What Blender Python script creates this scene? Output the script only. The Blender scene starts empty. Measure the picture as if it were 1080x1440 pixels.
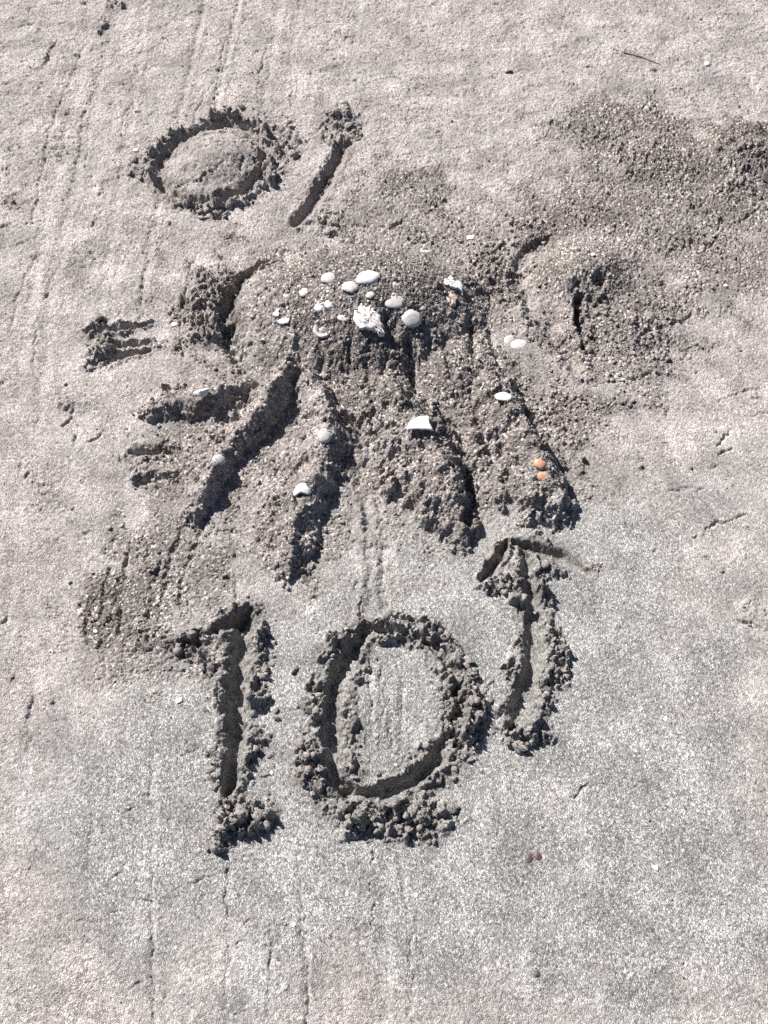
import bpy, bmesh, math, random
import numpy as np
from mathutils import Vector, Matrix

# ------------------------------------------------------------------ camera, sky, sun, exposure
sc = bpy.context.scene
col = sc.collection
CAM_H = 1.40
PITCH = math.radians(60.0)            # below the horizon
VFOV = math.radians(55.0)
cam_d = bpy.data.cameras.new('camera')
cam = bpy.data.objects.new('camera', cam_d)
col.objects.link(cam)
cam.location = (0, 0, CAM_H)
cam.rotation_euler = (math.pi / 2 - PITCH, 0, 0)
cam_d.sensor_fit = 'VERTICAL'
cam_d.angle = VFOV
cam_d.clip_start = 0.01
cam_d.clip_end = 2000
sc.camera = cam

SUN_AZ = math.radians(-46)            # from +Y towards +X
SUN_EL = math.radians(42)
world = bpy.data.worlds.new('World')
sc.world = world
world.use_nodes = True
wn = world.node_tree
bg = wn.nodes['Background']
sky = wn.nodes.new('ShaderNodeTexSky')
sky.sky_type = 'NISHITA'
sky.sun_disc = False
sky.air_density = 0.6
sky.dust_density = 1.3
sky.sun_elevation = SUN_EL
sky.sun_rotation = SUN_AZ
wn.links.new(sky.outputs[0], bg.inputs[0])
bg.inputs[1].default_value = 0.05

sun_d = bpy.data.lights.new('sun', 'SUN')
sun_d.energy = 5.0
sun_d.angle = math.radians(0.5)
sun_d.color = (1.0, 0.962, 0.93)
sun = bpy.data.objects.new('sun', sun_d)
col.objects.link(sun)
sun.location = (-3, 3, 4)
sv = Vector((math.sin(SUN_AZ) * math.cos(SUN_EL), math.cos(SUN_AZ) * math.cos(SUN_EL), math.sin(SUN_EL)))
sun.rotation_euler = sv.to_track_quat('Z', 'Y').to_euler()

vs = sc.view_settings
vs.view_transform = 'Standard'
vs.look = 'None'
vs.gamma = 1
vs.use_curve_mapping = False
vs.exposure = 0.84
sc.cycles.use_denoising = False

# ------------------------------------------------------------------ photograph pixel -> ground point
THY = math.tan(VFOV / 2)
THX = THY * 0.75
cr, sr = math.sin(PITCH), math.cos(PITCH)
FWD = np.array((0, sr, -cr)); UPV = np.array((0, cr, sr)); RGT = np.array((1.0, 0, 0))

def ray(u, v):
    dx = (u - 540) / 540 * THX
    dy = (720 - v) / 720 * THY
    return FWD + dx * RGT + dy * UPV

def P(u, v, h=0.0):
    d = ray(u, v)
    t = (CAM_H - h) / -d[2]
    return d[0] * t, d[1] * t

def px(u, v):
    """metres per photo pixel across at this spot of the ground"""
    d = ray(u, v)
    return CAM_H / -d[2] * THX / 540

# ------------------------------------------------------------------ noise
def hsh(ix, iy, seed):
    h = (ix.astype(np.int64) * 374761393 + iy.astype(np.int64) * 668265263 + seed * 974634777) & 0xFFFFFFFF
    h = ((h ^ (h >> 13)) * 1274126177) & 0xFFFFFFFF
    h = ((h ^ (h >> 16)) * 2246822519) & 0xFFFFFFFF
    return ((h ^ (h >> 15)) & 0xFFFFFF) / float(0x1000000)

def gnoise(x, y, seed=0):
    x0 = np.floor(x); y0 = np.floor(y)
    fx = x - x0; fy = y - y0
    ix = x0.astype(np.int64); iy = y0.astype(np.int64)
    u = fx * fx * fx * (fx * (fx * 6 - 15) + 10)
    w = fy * fy * fy * (fy * (fy * 6 - 15) + 10)
    def g(a, b):
        t = hsh(ix + a, iy + b, seed) * 6.2831853
        return np.cos(t) * (fx - a) + np.sin(t) * (fy - b)
    n0 = g(0, 0) * (1 - u) + g(1, 0) * u
    n1 = g(0, 1) * (1 - u) + g(1, 1) * u
    return (n0 * (1 - w) + n1 * w) * 1.5

def fbm(x, y, seed=0, octs=3, gain=0.5):
    s = 0; a = 1.0; f = 1.0
    for k in range(octs):
        s = s + a * gnoise(x * f + 17.3 * k, y * f - 9.1 * k, seed + k)
        a *= gain; f *= 2.03
    return s

def lumps(x, y, cell, seed, prob=1.0, rmin=0.35, rmax=0.8):
    """piled rounded crumbs: highest dome over each point, 0..1"""
    x = x / cell; y = y / cell
    x, y = x + 0.22 * gnoise(x * 1.9, y * 1.9, seed + 50), y + 0.22 * gnoise(x * 1.9 + 40, y * 1.9, seed + 51)
    ix = np.floor(x).astype(np.int64); iy = np.floor(y).astype(np.int64)
    out = np.zeros_like(x)
    for a in (-1, 0, 1):
        for b in (-1, 0, 1):
            cx = ix + a; cy = iy + b
            r0 = hsh(cx, cy, seed); r1 = hsh(cx, cy, seed + 1); r2 = hsh(cx, cy, seed + 2); r3 = hsh(cx, cy, seed + 3)
            rad = rmin + (rmax - rmin) * r2
            ang = r3 * 17.0
            dx = x - (cx + r0); dy = y - (cy + r1)
            ex = (dx * np.cos(ang) + dy * np.sin(ang)) / rad
            ey = (-dx * np.sin(ang) + dy * np.cos(ang)) / (rad * (0.65 + 0.35 * r0))
            d2 = np.maximum(ex * ex + ey * ey, (np.abs(ex) + 0.6 * np.abs(ey)) ** 2 * 0.8)
            dome = np.minimum(np.maximum(0, 1 - d2) ** 0.42, 0.78 + 0.5 * r1 * ex + 0.4 * (r0 - 0.5) * ey) * rad / rmax
            dome = np.maximum(dome, 0)
            dome = np.where(r3 < prob, dome, 0)
            out = np.maximum(out, dome)
    return out

def sstep(a, b, x):
    t = np.clip((x - a) / (b - a), 0, 1)
    return t * t * (3 - 2 * t)

# ------------------------------------------------------------------ the sand: one height field over a graded grid
YB, YT = P(540, 1440)[1], P(540, 0)[1]
ys = [YB - 0.16]
while ys[-1] < YT + 0.22:
    y = max(ys[-1], YB)
    dist2 = CAM_H ** 2 + y * y
    foot = dist2 / CAM_H * (2 * THY / 1024) * 0.98
    ys.append(ys[-1] + min(foot, 0.00285))
ys = np.array(ys)
ys = np.concatenate(([-300, -40, -6, -1.2, YB - 0.35], ys, [YT + 0.45, 4.5, 10, 50, 300]))
NC = 900
sl = np.linspace(-1, 1, NC)
def half_w(y):
    yy = np.clip(y, YB - 0.16, YT + 0.25)
    depth = yy * sr + CAM_H * cr
    return depth * THX * 1.0 + 0.13
hw = half_w(ys)
Xi = hw[:, None] * sl[None, :]
left = -np.array([300, 40, 6, 2.2, 1.45])
X = np.concatenate((np.repeat(left[None], len(ys), 0), Xi, np.repeat(-left[::-1][None], len(ys), 0)), 1)
Y = np.repeat(ys[:, None], X.shape[1], 1)
NR, NCOL = X.shape
print('grid', NR, NCOL, NR * NCOL)

inner = (sstep(YB - 0.16, YB - 0.10, Y) * (1 - sstep(YT + 0.15, YT + 0.22, Y))
         * (1 - sstep(hw[:, None] - 0.07, hw[:, None] - 0.01, np.abs(X))))

# warped coordinates make every outline uneven
WX = X + 0.0050 * fbm(X * 32, Y * 32, 11, 2) + 0.0026 * gnoise(X * 120, Y * 120, 13)
WY = Y + 0.0050 * fbm(X * 32, Y * 32, 21, 2) + 0.0026 * gnoise(X * 120, Y * 120, 23)

Hh = np.zeros_like(X)
CR = np.zeros_like(X)          # crumb height, metres
CO = np.zeros_like(X)          # coarse shell grit fraction
DA = np.zeros_like(X)          # freshly turned damp sand
LAB = np.zeros(X.shape, dtype=np.int16)

def world_poly(pts):
    out = []
    for p in pts:
        u, v, w = p[:3]
        k = p[3] if len(p) > 3 else 1.0
        x, y = P(u, v)
        out.append((x, y, w * px(u, v), k))
    return out

def dist_poly(poly, reach, warp=1.0):
    """indices near the polyline, distance / local half width, side, width, factor"""
    xs = [p[0] for p in poly]; yy = [p[1] for p in poly]
    r0 = np.searchsorted(ys, min(yy) - reach); r1 = np.searchsorted(ys, max(yy) + reach)
    sub = np.zeros_like(X, dtype=bool)
    sub[r0:r1] = (X[r0:r1] > min(xs) - reach) & (X[r0:r1] < max(xs) + reach)
    idx = np.nonzero(sub)
    gx = X[idx] * (1 - warp) + WX[idx] * warp
    gy = Y[idx] * (1 - warp) + WY[idx] * warp
    best = np.full(gx.shape, 1e9); side = np.zeros_like(gx); ww = np.ones_like(gx); kk = np.ones_like(gx); dd = np.full(gx.shape, 1e9)
    along = np.zeros_like(gx)
    for n, (a, b) in enumerate(zip(poly[:-1], poly[1:])):
        ex, ey = b[0] - a[0], b[1] - a[1]
        L2 = ex * ex + ey * ey + 1e-12
        t = np.clip(((gx - a[0]) * ex + (gy - a[1]) * ey) / L2, 0, 1)
        qx = gx - (a[0] + t * ex); qy = gy - (a[1] + t * ey)
        d = np.sqrt(qx * qx + qy * qy)
        w = a[2] + (b[2] - a[2]) * t
        q = d / w
        m = q < best
        best = np.where(m, q, best); dd = np.where(m, d, dd)
        side = np.where(m, np.sign(ex * qy - ey * qx), side)
        ww = np.where(m, w, ww)
        kk = np.where(m, a[3] + (b[3] - a[3]) * t, kk)
        along = np.where(m, n + t, along)
    return idx, best, side, ww, kk, along

def groove(pts, depth, wall=(0.3, 1.12), berm=0.008, crumb=0.006, damp=1.0, warp=1.0, lab=None, rim_lab=None, reach_w=2.8, left=1.0, right=1.0, slope=0.3):
    poly = world_poly(pts)
    mw = max(p[2] for p in poly)
    idx, q, side, w, k, al = dist_poly(poly, mw * (reach_w + 0.6), warp)
    q = q * (1 + 0.16 * warp * fbm(X[idx] * 50, Y[idx] * 50, 9, 3))
    prof = 1 - sstep(wall[0], wall[1], q)
    prof = prof * (1 - slope * np.clip(q, 0, 1) ** 2)
    Hh[idx] -= depth * k * prof
    sd = np.where(side > 0, left, right)
    lump = 0.55 + 0.9 * fbm(X[idx] * 45, Y[idx] * 45, 5, 2)
    ring = np.exp(-((q - 1.5) / 0.42) ** 2) * sstep(0.85, 1.15, q)
    Hh[idx] += berm * k * sd * ring * np.clip(lump, 0, 2)
    rag = 0.35 * fbm(X[idx] * 38, Y[idx] * 38, 6, 2)
    zone = sstep(0.95, 1.2, q) * (1 - sstep(reach_w * 0.62, reach_w, q * (1 + rag)))
    patchy = 0.25 + 0.95 * sstep(-0.35, 0.45, fbm(X[idx] * 19, Y[idx] * 19, 8, 3))
    CR[idx] = np.maximum(CR[idx], crumb * zone * patchy * np.clip(sd, 0, 1.2))
    DA[idx] = np.maximum(DA[idx], damp * (1 - sstep(reach_w * 0.6, reach_w * 0.95, q * (1 + rag))))
    if rim_lab is not None:
        m = (q > 1.08) & (q < reach_w * 0.72)
        tmp = LAB[idx]
        tmp = np.where(m & (tmp == 0), rim_lab, tmp)
        LAB[idx] = tmp
    if lab is not None:
        tmp = LAB[idx]
        LAB[idx] = np.where(q <= 1.08, lab, tmp)

def ridge(pts, height, sharp=1.0, crumb=0.0058, coarse=0.8, warp=1.0, lab=None):
    poly = world_poly(pts)
    mw = max(p[2] for p in poly)
    idx, q, side, w, k, al = dist_poly(poly, mw * 1.8, warp)
    q = q * np.where(side > 0, 1.22, 0.80) * (1 + 0.34 * fbm(X[idx] * 40, Y[idx] * 40, 33, 3) + 0.28 * gnoise(X[idx] * 17, Y[idx] * 17, 35))
    p = np.clip(1 - q / 1.35, 0, 1)
    prof = np.clip((1 - np.sqrt((1 - p) ** 2 + 0.05) + 0.02) / 0.8, 0, 1) ** sharp
    new = height * k * prof * (1 + 0.25 * fbm(X[idx] * 24, Y[idx] * 24, 34, 2))
    Hh[idx] = np.maximum(Hh[idx], new + np.minimum(Hh[idx], 0) * (q > 1.3))
    CR[idx] = np.maximum(CR[idx], crumb * (1 - sstep(1.2, 1.6, q)))
    CO[idx] = np.maximum(CO[idx], coarse * (1 - sstep(1.1, 1.7, q)))
    if lab is not None:
        tmp = LAB[idx]
        LAB[idx] = np.where(q < 1.25, lab, tmp)

def blob(u, v, ru, rv, crumb=0.0, coarse=0.0, damp=0.0, h=0.0, warp=1.0, soft=0.5, rag=0.5, lab=None, rot=0.0, flat=None, front=1.0):
    x, y = P(u, v); s = px(u, v)
    ry = abs(P(u, v - rv)[1] - P(u, v + rv)[1]) / 2
    rx = ru * s
    R = max(rx, ry) * 1.7
    r0 = np.searchsorted(ys, y - R); r1 = np.searchsorted(ys, y + R)
    sub = np.zeros_like(X, dtype=bool)
    sub[r0:r1] = np.abs(X[r0:r1] - x) < R
    idx = np.nonzero(sub)
    gx = X[idx] * (1 - warp) + WX[idx] * warp - x
    gy = Y[idx] * (1 - warp) + WY[idx] * warp - y
    c, s_ = math.cos(rot), math.sin(rot)
    q = np.sqrt(((gx * c + gy * s_) / rx) ** 2 + ((-gx * s_ + gy * c) / np.where(gy < 0, ry * front, ry)) ** 2)
    qr = q * (1 + rag * fbm(X[idx] * 22, Y[idx] * 22, 71, 3))
    m = 1 - sstep(1 - soft, 1 + soft * 0.4, qr)
    if crumb: CR[idx] = np.maximum(CR[idx], crumb * m)
    if coarse: CO[idx] = np.maximum(CO[idx], coarse * m)
    if damp: DA[idx] = np.maximum(DA[idx], damp * m)
    if h:
        f = 1 - sstep(0.0, 1.0, q)
        if flat is not None: f = flat * np.clip(1 - q * q, 0, 1) + (1 - flat) * f
        if h > 0 and flat is not None:
            Hh[idx] = np.maximum(Hh[idx], h * f + np.minimum(Hh[idx], 0))
        else:
            Hh[idx] += h * f
    if lab is not None:
        tmp = LAB[idx]
        LAB[idx] = np.where(q < 1.0, lab, tmp)
    return idx, q

# --- label ids of the surface patches
(L_HEAD, L_A1, L_A2, L_A3, L_A4, L_A5, L_ONE_G, L_ONE_F, L_ONE_R, L_ZERO_G, L_ZERO_C, L_ZERO_R, L_SUP_G, L_SUP_F, L_SUP_F2, L_SUP_R,
 L_RING_G, L_RING_C, L_RING_R, L_SL_G, L_SL_R, L_EQ1, L_EQ2, L_EQ3, L_MND, L_MND_G, L_SC1, L_SC2) = range(1, 29)

# --- coarse, crumbly regions ------------------------------------------------
blob(500, 440, 250, 130, crumb=0.003, coarse=0.75)
blob(600, 610, 240, 150, crumb=0.0035, coarse=0.75)
blob(330, 620, 150, 130, crumb=0.003, coarse=0.45)
blob(420, 740, 90, 85, crumb=0.0042, coarse=0.8)
blob(640, 690, 85, 75, crumb=0.0036, coarse=0.85)
blob(770, 690, 50, 45, crumb=0.0038, coarse=0.8)
blob(790, 590, 70, 70, crumb=0.0055, coarse=0.7)
blob(180, 860, 105, 95, crumb=0.0042, coarse=0.95, rag=0.4)
blob(250, 770, 90, 70, crumb=0.0036, coarse=0.7)
blob(250, 930, 90, 40, crumb=0.0018, coarse=0.8)
blob(290, 432, 40, 75, crumb=0.010, coarse=0.5, damp=0.5, h=0.010)
blob(262, 455, 30, 50, crumb=0.005, coarse=0.4, damp=0.2)
groove([(372, 372, 8, .5), (335, 402, 13), (318, 440, 15), (322, 485, 14), (345, 520, 10, .6)], 0.022, berm=0.003, crumb=0.004, damp=0.35, wall=(0.1, 1.2), reach_w=2.0)
blob(330, 505, 40, 40, crumb=0.006, coarse=0.4)
blob(870, 180, 110, 55, crumb=0.0045, coarse=0.8)
blob(925, 225, 80, 45, crumb=0.006, coarse=0.95, h=0.016)
blob(1050, 220, 75, 65, crumb=0.0065, coarse=1.0, h=0.022)
blob(1080, 290, 70, 60, crumb=0.005, coarse=0.8)
blob(1010, 370, 90, 60, crumb=0.003, coarse=0.6)
blob(840, 330, 150, 110, crumb=0.0022, coarse=0.75)
blob(580, 270, 80, 50, crumb=0.004, coarse=0.4)
blob(690, 370, 60, 60, crumb=0.0075, coarse=0.5)
blob(740, 330, 40, 25, crumb=0.008, coarse=0.4)
blob(640, 340, 110, 25, crumb=0.005, coarse=0.5)
blob(880, 450, 110, 65, crumb=0.0060, coarse=0.6, h=0.01)
blob(900, 545, 50, 40, crumb=0.004, coarse=0.6)
blob(390, 210, 42, 70, crumb=0.006, damp=0.25, rag=0.3)
blob(478, 178, 40, 32, crumb=0.008, damp=0.45, rag=0.3)
blob(465, 310, 26, 28, crumb=0.006, damp=0.4)
blob(300, 300, 40, 18, crumb=0.006, damp=0.5)
blob(196, 234, 20, 22, crumb=0.004, damp=0.4)
blob(100, 590, 70, 60, crumb=0.0022)
blob(85, 680, 50, 50, crumb=0.0035)
blob(205, 655, 60, 40, crumb=0.0022, damp=0.2)
blob(130, 690, 60, 60, crumb=0.001)
blob(700, 800, 60, 40, crumb=0.002)
blob(550, 810, 120, 40, crumb=0.0015, coarse=0.3)
blob(1060, 860, 35, 30, crumb=0.004, h=0.004)
for (u, v, ru, rv, c) in [(140, 40, 16, 9, .006), (66, 85, 9, 20, .005), (88, 35, 10, 8, .004), (75, 205, 35, 25, .0035), (10, 205, 14, 14, .006), (10, 235, 12, 10, .006),
                          (70, 242, 10, 10, .006), (8, 284, 20, 10, .008), (205, 95, 18, 7, .003), (170, 78, 20, 8, .003), (90, 570, 20, 18, .004), (545, 310, 20, 10, .004),
                          (160, 8, 24, 9, .006), (520, 120, 26, 10, .002), (375, 105, 24, 26, .003), (960, 340, 20, 18, .006), (1040, 300, 40, 14, .006),
                          (600, 70, 60, 20, .0015), (800, 180, 40, 30, .003), (990, 20, 60, 14, .002), (900, 690, 40, 30, .001), (660, 330, 14, 10, .006),
                          (760, 470, 40, 30, .004), (130, 750, 30, 30, .002), (470, 320, 50, 20, .004)]:
    blob(u, v, ru, rv, crumb=c * 1.2, damp=0.2)

blob(560, 600, 330, 190, crumb=0.0022, coarse=0.55, rag=0.35)
blob(300, 640, 130, 110, crumb=0.004, coarse=0.7)
blob(230, 820, 110, 120, crumb=0.003, coarse=0.75, rag=0.7)
blob(170, 880, 90, 70, crumb=0.0048, coarse=0.85, rag=0.6)
blob(940, 290, 190, 110, crumb=0.003, coarse=0.75, rag=0.4)
blob(900, 200, 120, 60, crumb=0.005, coarse=0.9, rag=0.5)
blob(1000, 250, 120, 80, crumb=0.005, coarse=0.9, rag=0.5)
blob(860, 480, 130, 80, crumb=0.005, coarse=0.75, rag=0.5)
blob(600, 320, 150, 50, crumb=0.004, coarse=0.55, rag=0.5)
for (u, v, ru, rv, c) in [(690, 400, 60, 60, .008), (675, 450, 40, 40, .006), (760, 320, 50, 30, .008), (840, 310, 60, 25, .005), (920, 430, 80, 40, .007), (870, 460, 60, 40, .007), (980, 340, 70, 30, .006),
                          (1040, 380, 60, 30, .005), (905, 215, 60, 30, .008), (1055, 215, 60, 40, .009), (1000, 300, 60, 25, .005), (800, 590, 70, 50, .007), (780, 640, 40, 30, .006), (560, 260, 60, 30, .005), (600, 285, 40, 20, .006)]:
    blob(u, v, ru * 1.2, rv * 1.2, crumb=c * 0.72, coarse=0.85, damp=0.16, rag=0.8, soft=0.8)
# --- octopus mound ----------------------------------------------------------
HEAD_H = 0.094
idx, q = blob(503, 425, 186, 84, front=1.45, h=HEAD_H, flat=0.8, coarse=0.95, crumb=0.0032, lab=L_HEAD, rag=0.1)
blob(640, 520, 95, 75, h=0.035, flat=0.1, coarse=0.9, crumb=0.005, lab=L_HEAD)
blob(520, 535, 120, 55, h=0.026, flat=0.1, coarse=0.9, crumb=0.005, lab=L_HEAD)
ridge([(350, 549, 12, .8), (320, 560, 17, 1.15), (290, 566, 18, 1.1), (262, 574, 20, .8), (240, 577, 20, .8), (218, 584, 14, .6)], 0.029, lab=L_A1, coarse=0.6)
ridge([(408, 522, 13), (388, 560, 19, 1.2), (366, 592, 22, 1.15), (334, 625, 18, .9), (312, 652, 15, .7), (296, 686, 20, 1.0), (274, 722, 14, .6)], 0.037, lab=L_A2, coarse=0.5)
ridge([(440, 545, 18), (462, 588, 25), (464, 633, 27), (450, 676, 25), (428, 720, 27), (414, 765, 27, .8), (413, 792, 22, .6)], 0.036, lab=L_A3, coarse=0.6)
ridge([(550, 560, 30), (585, 615, 42), (613, 660, 44), (632, 702, 37, .9), (646, 735, 24, .7)], 0.046, lab=L_A4, coarse=0.9)
ridge([(690, 550, 30), (718, 595, 35), (745, 645, 35), (768, 690, 36), (782, 708, 26, .8)], 0.044, lab=L_A5, coarse=0.9)
def furrow(pts, depth, brk=0.0, wall=(0.1, 1.15)):
    poly = world_poly(pts)
    mw = max(p[2] for p in poly)
    idx, q, side, w, k, al = dist_poly(poly, mw * 1.5, 1.0)
    q = q * (1 + 0.45 * fbm(X[idx] * 60, Y[idx] * 60, 37, 3))
    bn = 1 - brk * (1 - sstep(-0.25, 0.45, fbm(X[idx] * 55, Y[idx] * 55, 36, 2)))
    Hh[idx] -= depth * k * bn * (1 - sstep(wall[0], wall[1], q))
furrow([(573, 497, 8), (577, 520, 11), (584, 552, 9)], 0.022, .3)
furrow([(602, 485, 7), (606, 525, 8)], 0.005, .6)
furrow([(660, 455, 8), (664, 490, 10), (664, 515, 7)], 0.013, .5)
furrow([(519, 498, 6), (518, 545, 7)], 0.007, .6)
furrow([(470, 505, 6), (468, 545, 6)], 0.006, .6)
furrow([(425, 488, 8), (424, 515, 7)], 0.010, .6)
furrow([(545, 478, 14), (556, 505, 12)], 0.016, .3)
furrow([(656, 665, 10), (662, 700, 13), (655, 740, 10)], 0.022)
furrow([(740, 585, 10), (765, 630, 10)], 0.016)
furrow([(500, 585, 8), (508, 625, 8)], 0.010)
furrow([(505, 660, 14), (520, 740, 10)], 0.006)
for pts, d in [([(178, 780, 5), (172, 830, 7), (165, 890, 5)], .008), ([(225, 790, 6), (212, 850, 7), (205, 905, 5)], .006), ([(258, 740, 6), (236, 800, 7), (225, 850, 5)], .006), ([(130, 840, 4), (122, 890, 5)], .005),
               ([(290, 730, 5), (262, 800, 6), (250, 850, 4)], .005), ([(150, 800, 4), (140, 870, 5)], .005), ([(455, 500, 5), (450, 530, 6)], .009), ([(492, 500, 5), (492, 540, 6)], .009), ([(540, 515, 5), (543, 550, 5)], .008),
               ([(625, 490, 6), (632, 540, 6)], .010), ([(690, 470, 6), (700, 520, 6)], .008), ([(520, 610, 5), (515, 660, 5)], .006), ([(700, 620, 6), (715, 680, 5)], .008)]:
    furrow(pts, d, .4, (0.0, 1.2))
# finger drags beside the head
for pts in ([(330, 395, 4), (360, 374, 5), (400, 364, 3)], [(345, 405, 4), (372, 385, 5), (400, 374, 3)]):
    furrow(pts, 0.012)

# --- small trampled mound on the right --------------------------------------
blob(822, 385, 85, 60, h=0.036, flat=0.1, coarse=0.9, crumb=0.0025, lab=L_MND, rag=0.1)
groove([(770, 335, 8), (738, 352, 13), (730, 390, 15), (748, 432, 15), (790, 485, 16), (812, 522, 12)], 0.012, berm=0.003, crumb=0.006, damp=0.15, wall=(0.2, 1.1), lab=L_MND_G, left=0.5, right=1.0, reach_w=2.0)
groove([(812, 425, 6), (815, 455, 7), (822, 490, 5)], 0.030, berm=0.006, crumb=0.006, damp=0.3, reach_w=3)
blob(840, 405, 14, 12, h=-0.030, damp=0.3)
blob(800, 408, 12, 10, h=0.015, damp=0.3)
furrow([(903, 472, 3), (915, 466, 4), (930, 464, 2)], 0.008, .5)
furrow([(945, 458, 3), (965, 448, 4), (975, 438, 2)], 0.008, .5)
furrow([(755, 348, 3), (768, 342, 4)], 0.009, .4)
furrow([(762, 330, 2), (785, 312, 3)], 0.006, .5)

# --- big ZERO ---------------------------------------------------------------
ZERO = [(512, 893, 12), (490, 922, 14), (471, 965, 15), (465, 1010, 16), (464, 1060, 17), (472, 1098, 17), (494, 1117, 14), (535, 1118, 13),
        (576, 1101, 13), (611, 1071, 14), (638, 1031, 14), (647, 990, 13), (641, 950, 11, .9), (624, 918, 9, .7), (597, 898, 8, .5), (555, 888, 8, .5), (512, 893, 12)]
blob(553, 1000, 88, 102, h=0.001, lab=L_ZERO_C, damp=0.15)
groove([(p[0], p[1], p[2] * 0.86) + p[3:] for p in ZERO], 0.0185, berm=0.007, crumb=0.0066, lab=L_ZERO_G, rim_lab=L_ZERO_R, reach_w=3.5, left=0.7, right=1.15)
blob(487, 1112, 16, 13, h=-0.012)
blob(600, 903, 9, 8, h=-0.018)
blob(550, 1150, 110, 38, crumb=0.0078, damp=0.9, h=0.006, rag=0.3)
blob(435, 1080, 30, 50, crumb=0.0066, damp=0.8, h=0.005, rag=0.3)
blob(648, 1000, 40, 90, crumb=0.0066, damp=0.8, h=0.004, rag=0.3)
blob(570, 885, 75, 25, crumb=0.0066, damp=0.8, h=0.004, rag=0.3)
groove([(505, 872, 2.5), (510, 840, 1.5, .5)], 0.006, berm=0.005, crumb=0.0, damp=0.6)
# --- big ONE ----------------------------------------------------------------
ONE = [(342, 874, 16), (341, 905, 19), (338, 950, 18), (336, 1000, 17), (333, 1050, 17), (328, 1090, 14), (322, 1116, 9)]
groove([(p[0] - 2, p[1], p[2] * 0.9) for p in ONE], 0.022, berm=0.007, crumb=0.0066, lab=L_ONE_G, rim_lab=L_ONE_R, reach_w=2.9)
groove([(355, 858, 5, .7), (330, 872, 10), (303, 887, 8)], 0.018, berm=0.005, crumb=0.003, lab=L_ONE_F, rim_lab=L_ONE_R, reach_w=2.2)
blob(276, 905, 20, 15, h=-0.026, damp=0.9, lab=L_ONE_F)
blob(262, 925, 16, 6, h=-0.016, damp=0.9)
blob(273, 905, 34, 30, crumb=0.006, damp=0.8)
blob(345, 1152, 48, 30, crumb=0.0085, damp=0.9, h=0.006, rag=0.3)
blob(312, 1180, 22, 24, crumb=0.009, damp=0.8, h=0.003, rag=0.3)
# --- small ONE --------------------------------------------------------------
SUP = [(739, 778, 7, .8), (746, 834, 11), (752, 883, 13), (750, 931, 15), (740, 976, 16), (726, 1008, 15), (718, 1022, 9)]
groove([(722, 762, 5), (755, 770, 12), (790, 783, 15), (826, 805, 9, .6)], 0.017, berm=0.001, crumb=0.0, wall=(0.2, 1.05), warp=0.3, lab=L_SUP_F2, rim_lab=L_SUP_R, reach_w=2.2, damp=0.9)
groove(SUP, 0.016, berm=0.007, crumb=0.007, lab=L_SUP_G, rim_lab=L_SUP_R, reach_w=2.7)
groove([(711, 762, 4), (700, 786, 9), (679, 814, 7)], 0.016, berm=0.006, crumb=0.004, lab=L_SUP_F, rim_lab=L_SUP_R, reach_w=2.2)
blob(735, 1035, 40, 22, crumb=0.008, damp=0.8, h=0.003)
blob(785, 930, 16, 50, crumb=0.008, damp=0.8, h=0.003)
blob(700, 825, 32, 14, crumb=0.008, damp=0.8, h=0.004)
blob(775, 806, 26, 13, crumb=0.006, damp=0.4, h=0.002)
# --- ring drawing -----------------------------------------------------------
RING = [(225, 228, 9), (229, 262, 9), (255, 283, 9, .8), (300, 286, 8, .7), (340, 272, 9), (366, 245, 11), (372, 212, 10), (352, 183, 9), (318, 173, 10), (285, 184, 10), (250, 204, 11), (225, 228, 9)]
blob(296, 232, 72, 54, h=0.030, flat=0.3, lab=L_RING_C, damp=0.4, crumb=0.0016)
groove(RING, 0.013, berm=0.007, crumb=0.0062, lab=L_RING_G, rim_lab=L_RING_R, reach_w=3.0, damp=0.75, left=0.25, right=1.2)
furrow([(250, 266, 1.8), (285, 262, 2.2), (303, 252, 2.4), (316, 238, 1.6)], 0.007, .5)
furrow([(262, 235, 1.5), (285, 222, 1.8), (320, 207, 1.5)], 0.003, .7)
furrow([(240, 255, 1.5), (270, 247, 1.8), (290, 250, 1.5)], 0.003, .6)
furrow([(330, 205, 1.6), (345, 225, 2), (338, 250, 1.6)], 0.006, .5)
furrow([(258, 240, 1.4), (275, 262, 1.6), (300, 268, 1.4)], 0.004, .5)
blob(305, 303, 12, 8, h=-0.02, damp=0.9)
# --- slash ------------------------------------------------------------------
SLASH = [(481, 207, 8), (463, 248, 11), (439, 286, 12), (415, 313, 8)]
groove(SLASH, 0.016, berm=0.004, crumb=0.004, lab=L_SL_G, rim_lab=L_SL_R, reach_w=2.4, warp=0.35, damp=0.7, left=0.5)
# --- three finger scratches -------------------------------------------------
EQ = [[(123, 466, 6), (170, 460, 7), (216, 453, 3, .5)], [(150, 487, 6), (180, 485, 6), (212, 482, 4, .5)], [(122, 517, 5), (150, 505, 8), (210, 494, 4, .5)]]
for pts, l in zip(EQ, (L_EQ1, L_EQ2, L_EQ3)):
    groove(pts, 0.014, berm=0.006, crumb=0.004, lab=l, reach_w=2.0, damp=0.6, wall=(0.2, 1.1))
blob(140, 490, 30, 36, crumb=0.006, damp=0.5)
SCR = [[(184, 637, 6), (215, 636, 9), (252, 635, 6, .5)], [(190, 680, 6), (215, 672, 9), (248, 667, 5, .5)]]
for pts, l in zip(SCR, (L_SC1, L_SC2)):
    groove(pts, 0.010, berm=0.003, crumb=0.003, lab=l, reach_w=2.0, damp=0.45, wall=(0.2, 1.1))
furrow([(126, 622, 2), (136, 616, 3), (146, 606, 2)], 0.007, .5)
furrow([(90, 598, 2), (97, 590, 3.2), (102, 578, 2)], 0.008, .5)
furrow([(106, 622, 1.5), (108, 614, 2)], 0.006, .3)
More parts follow.
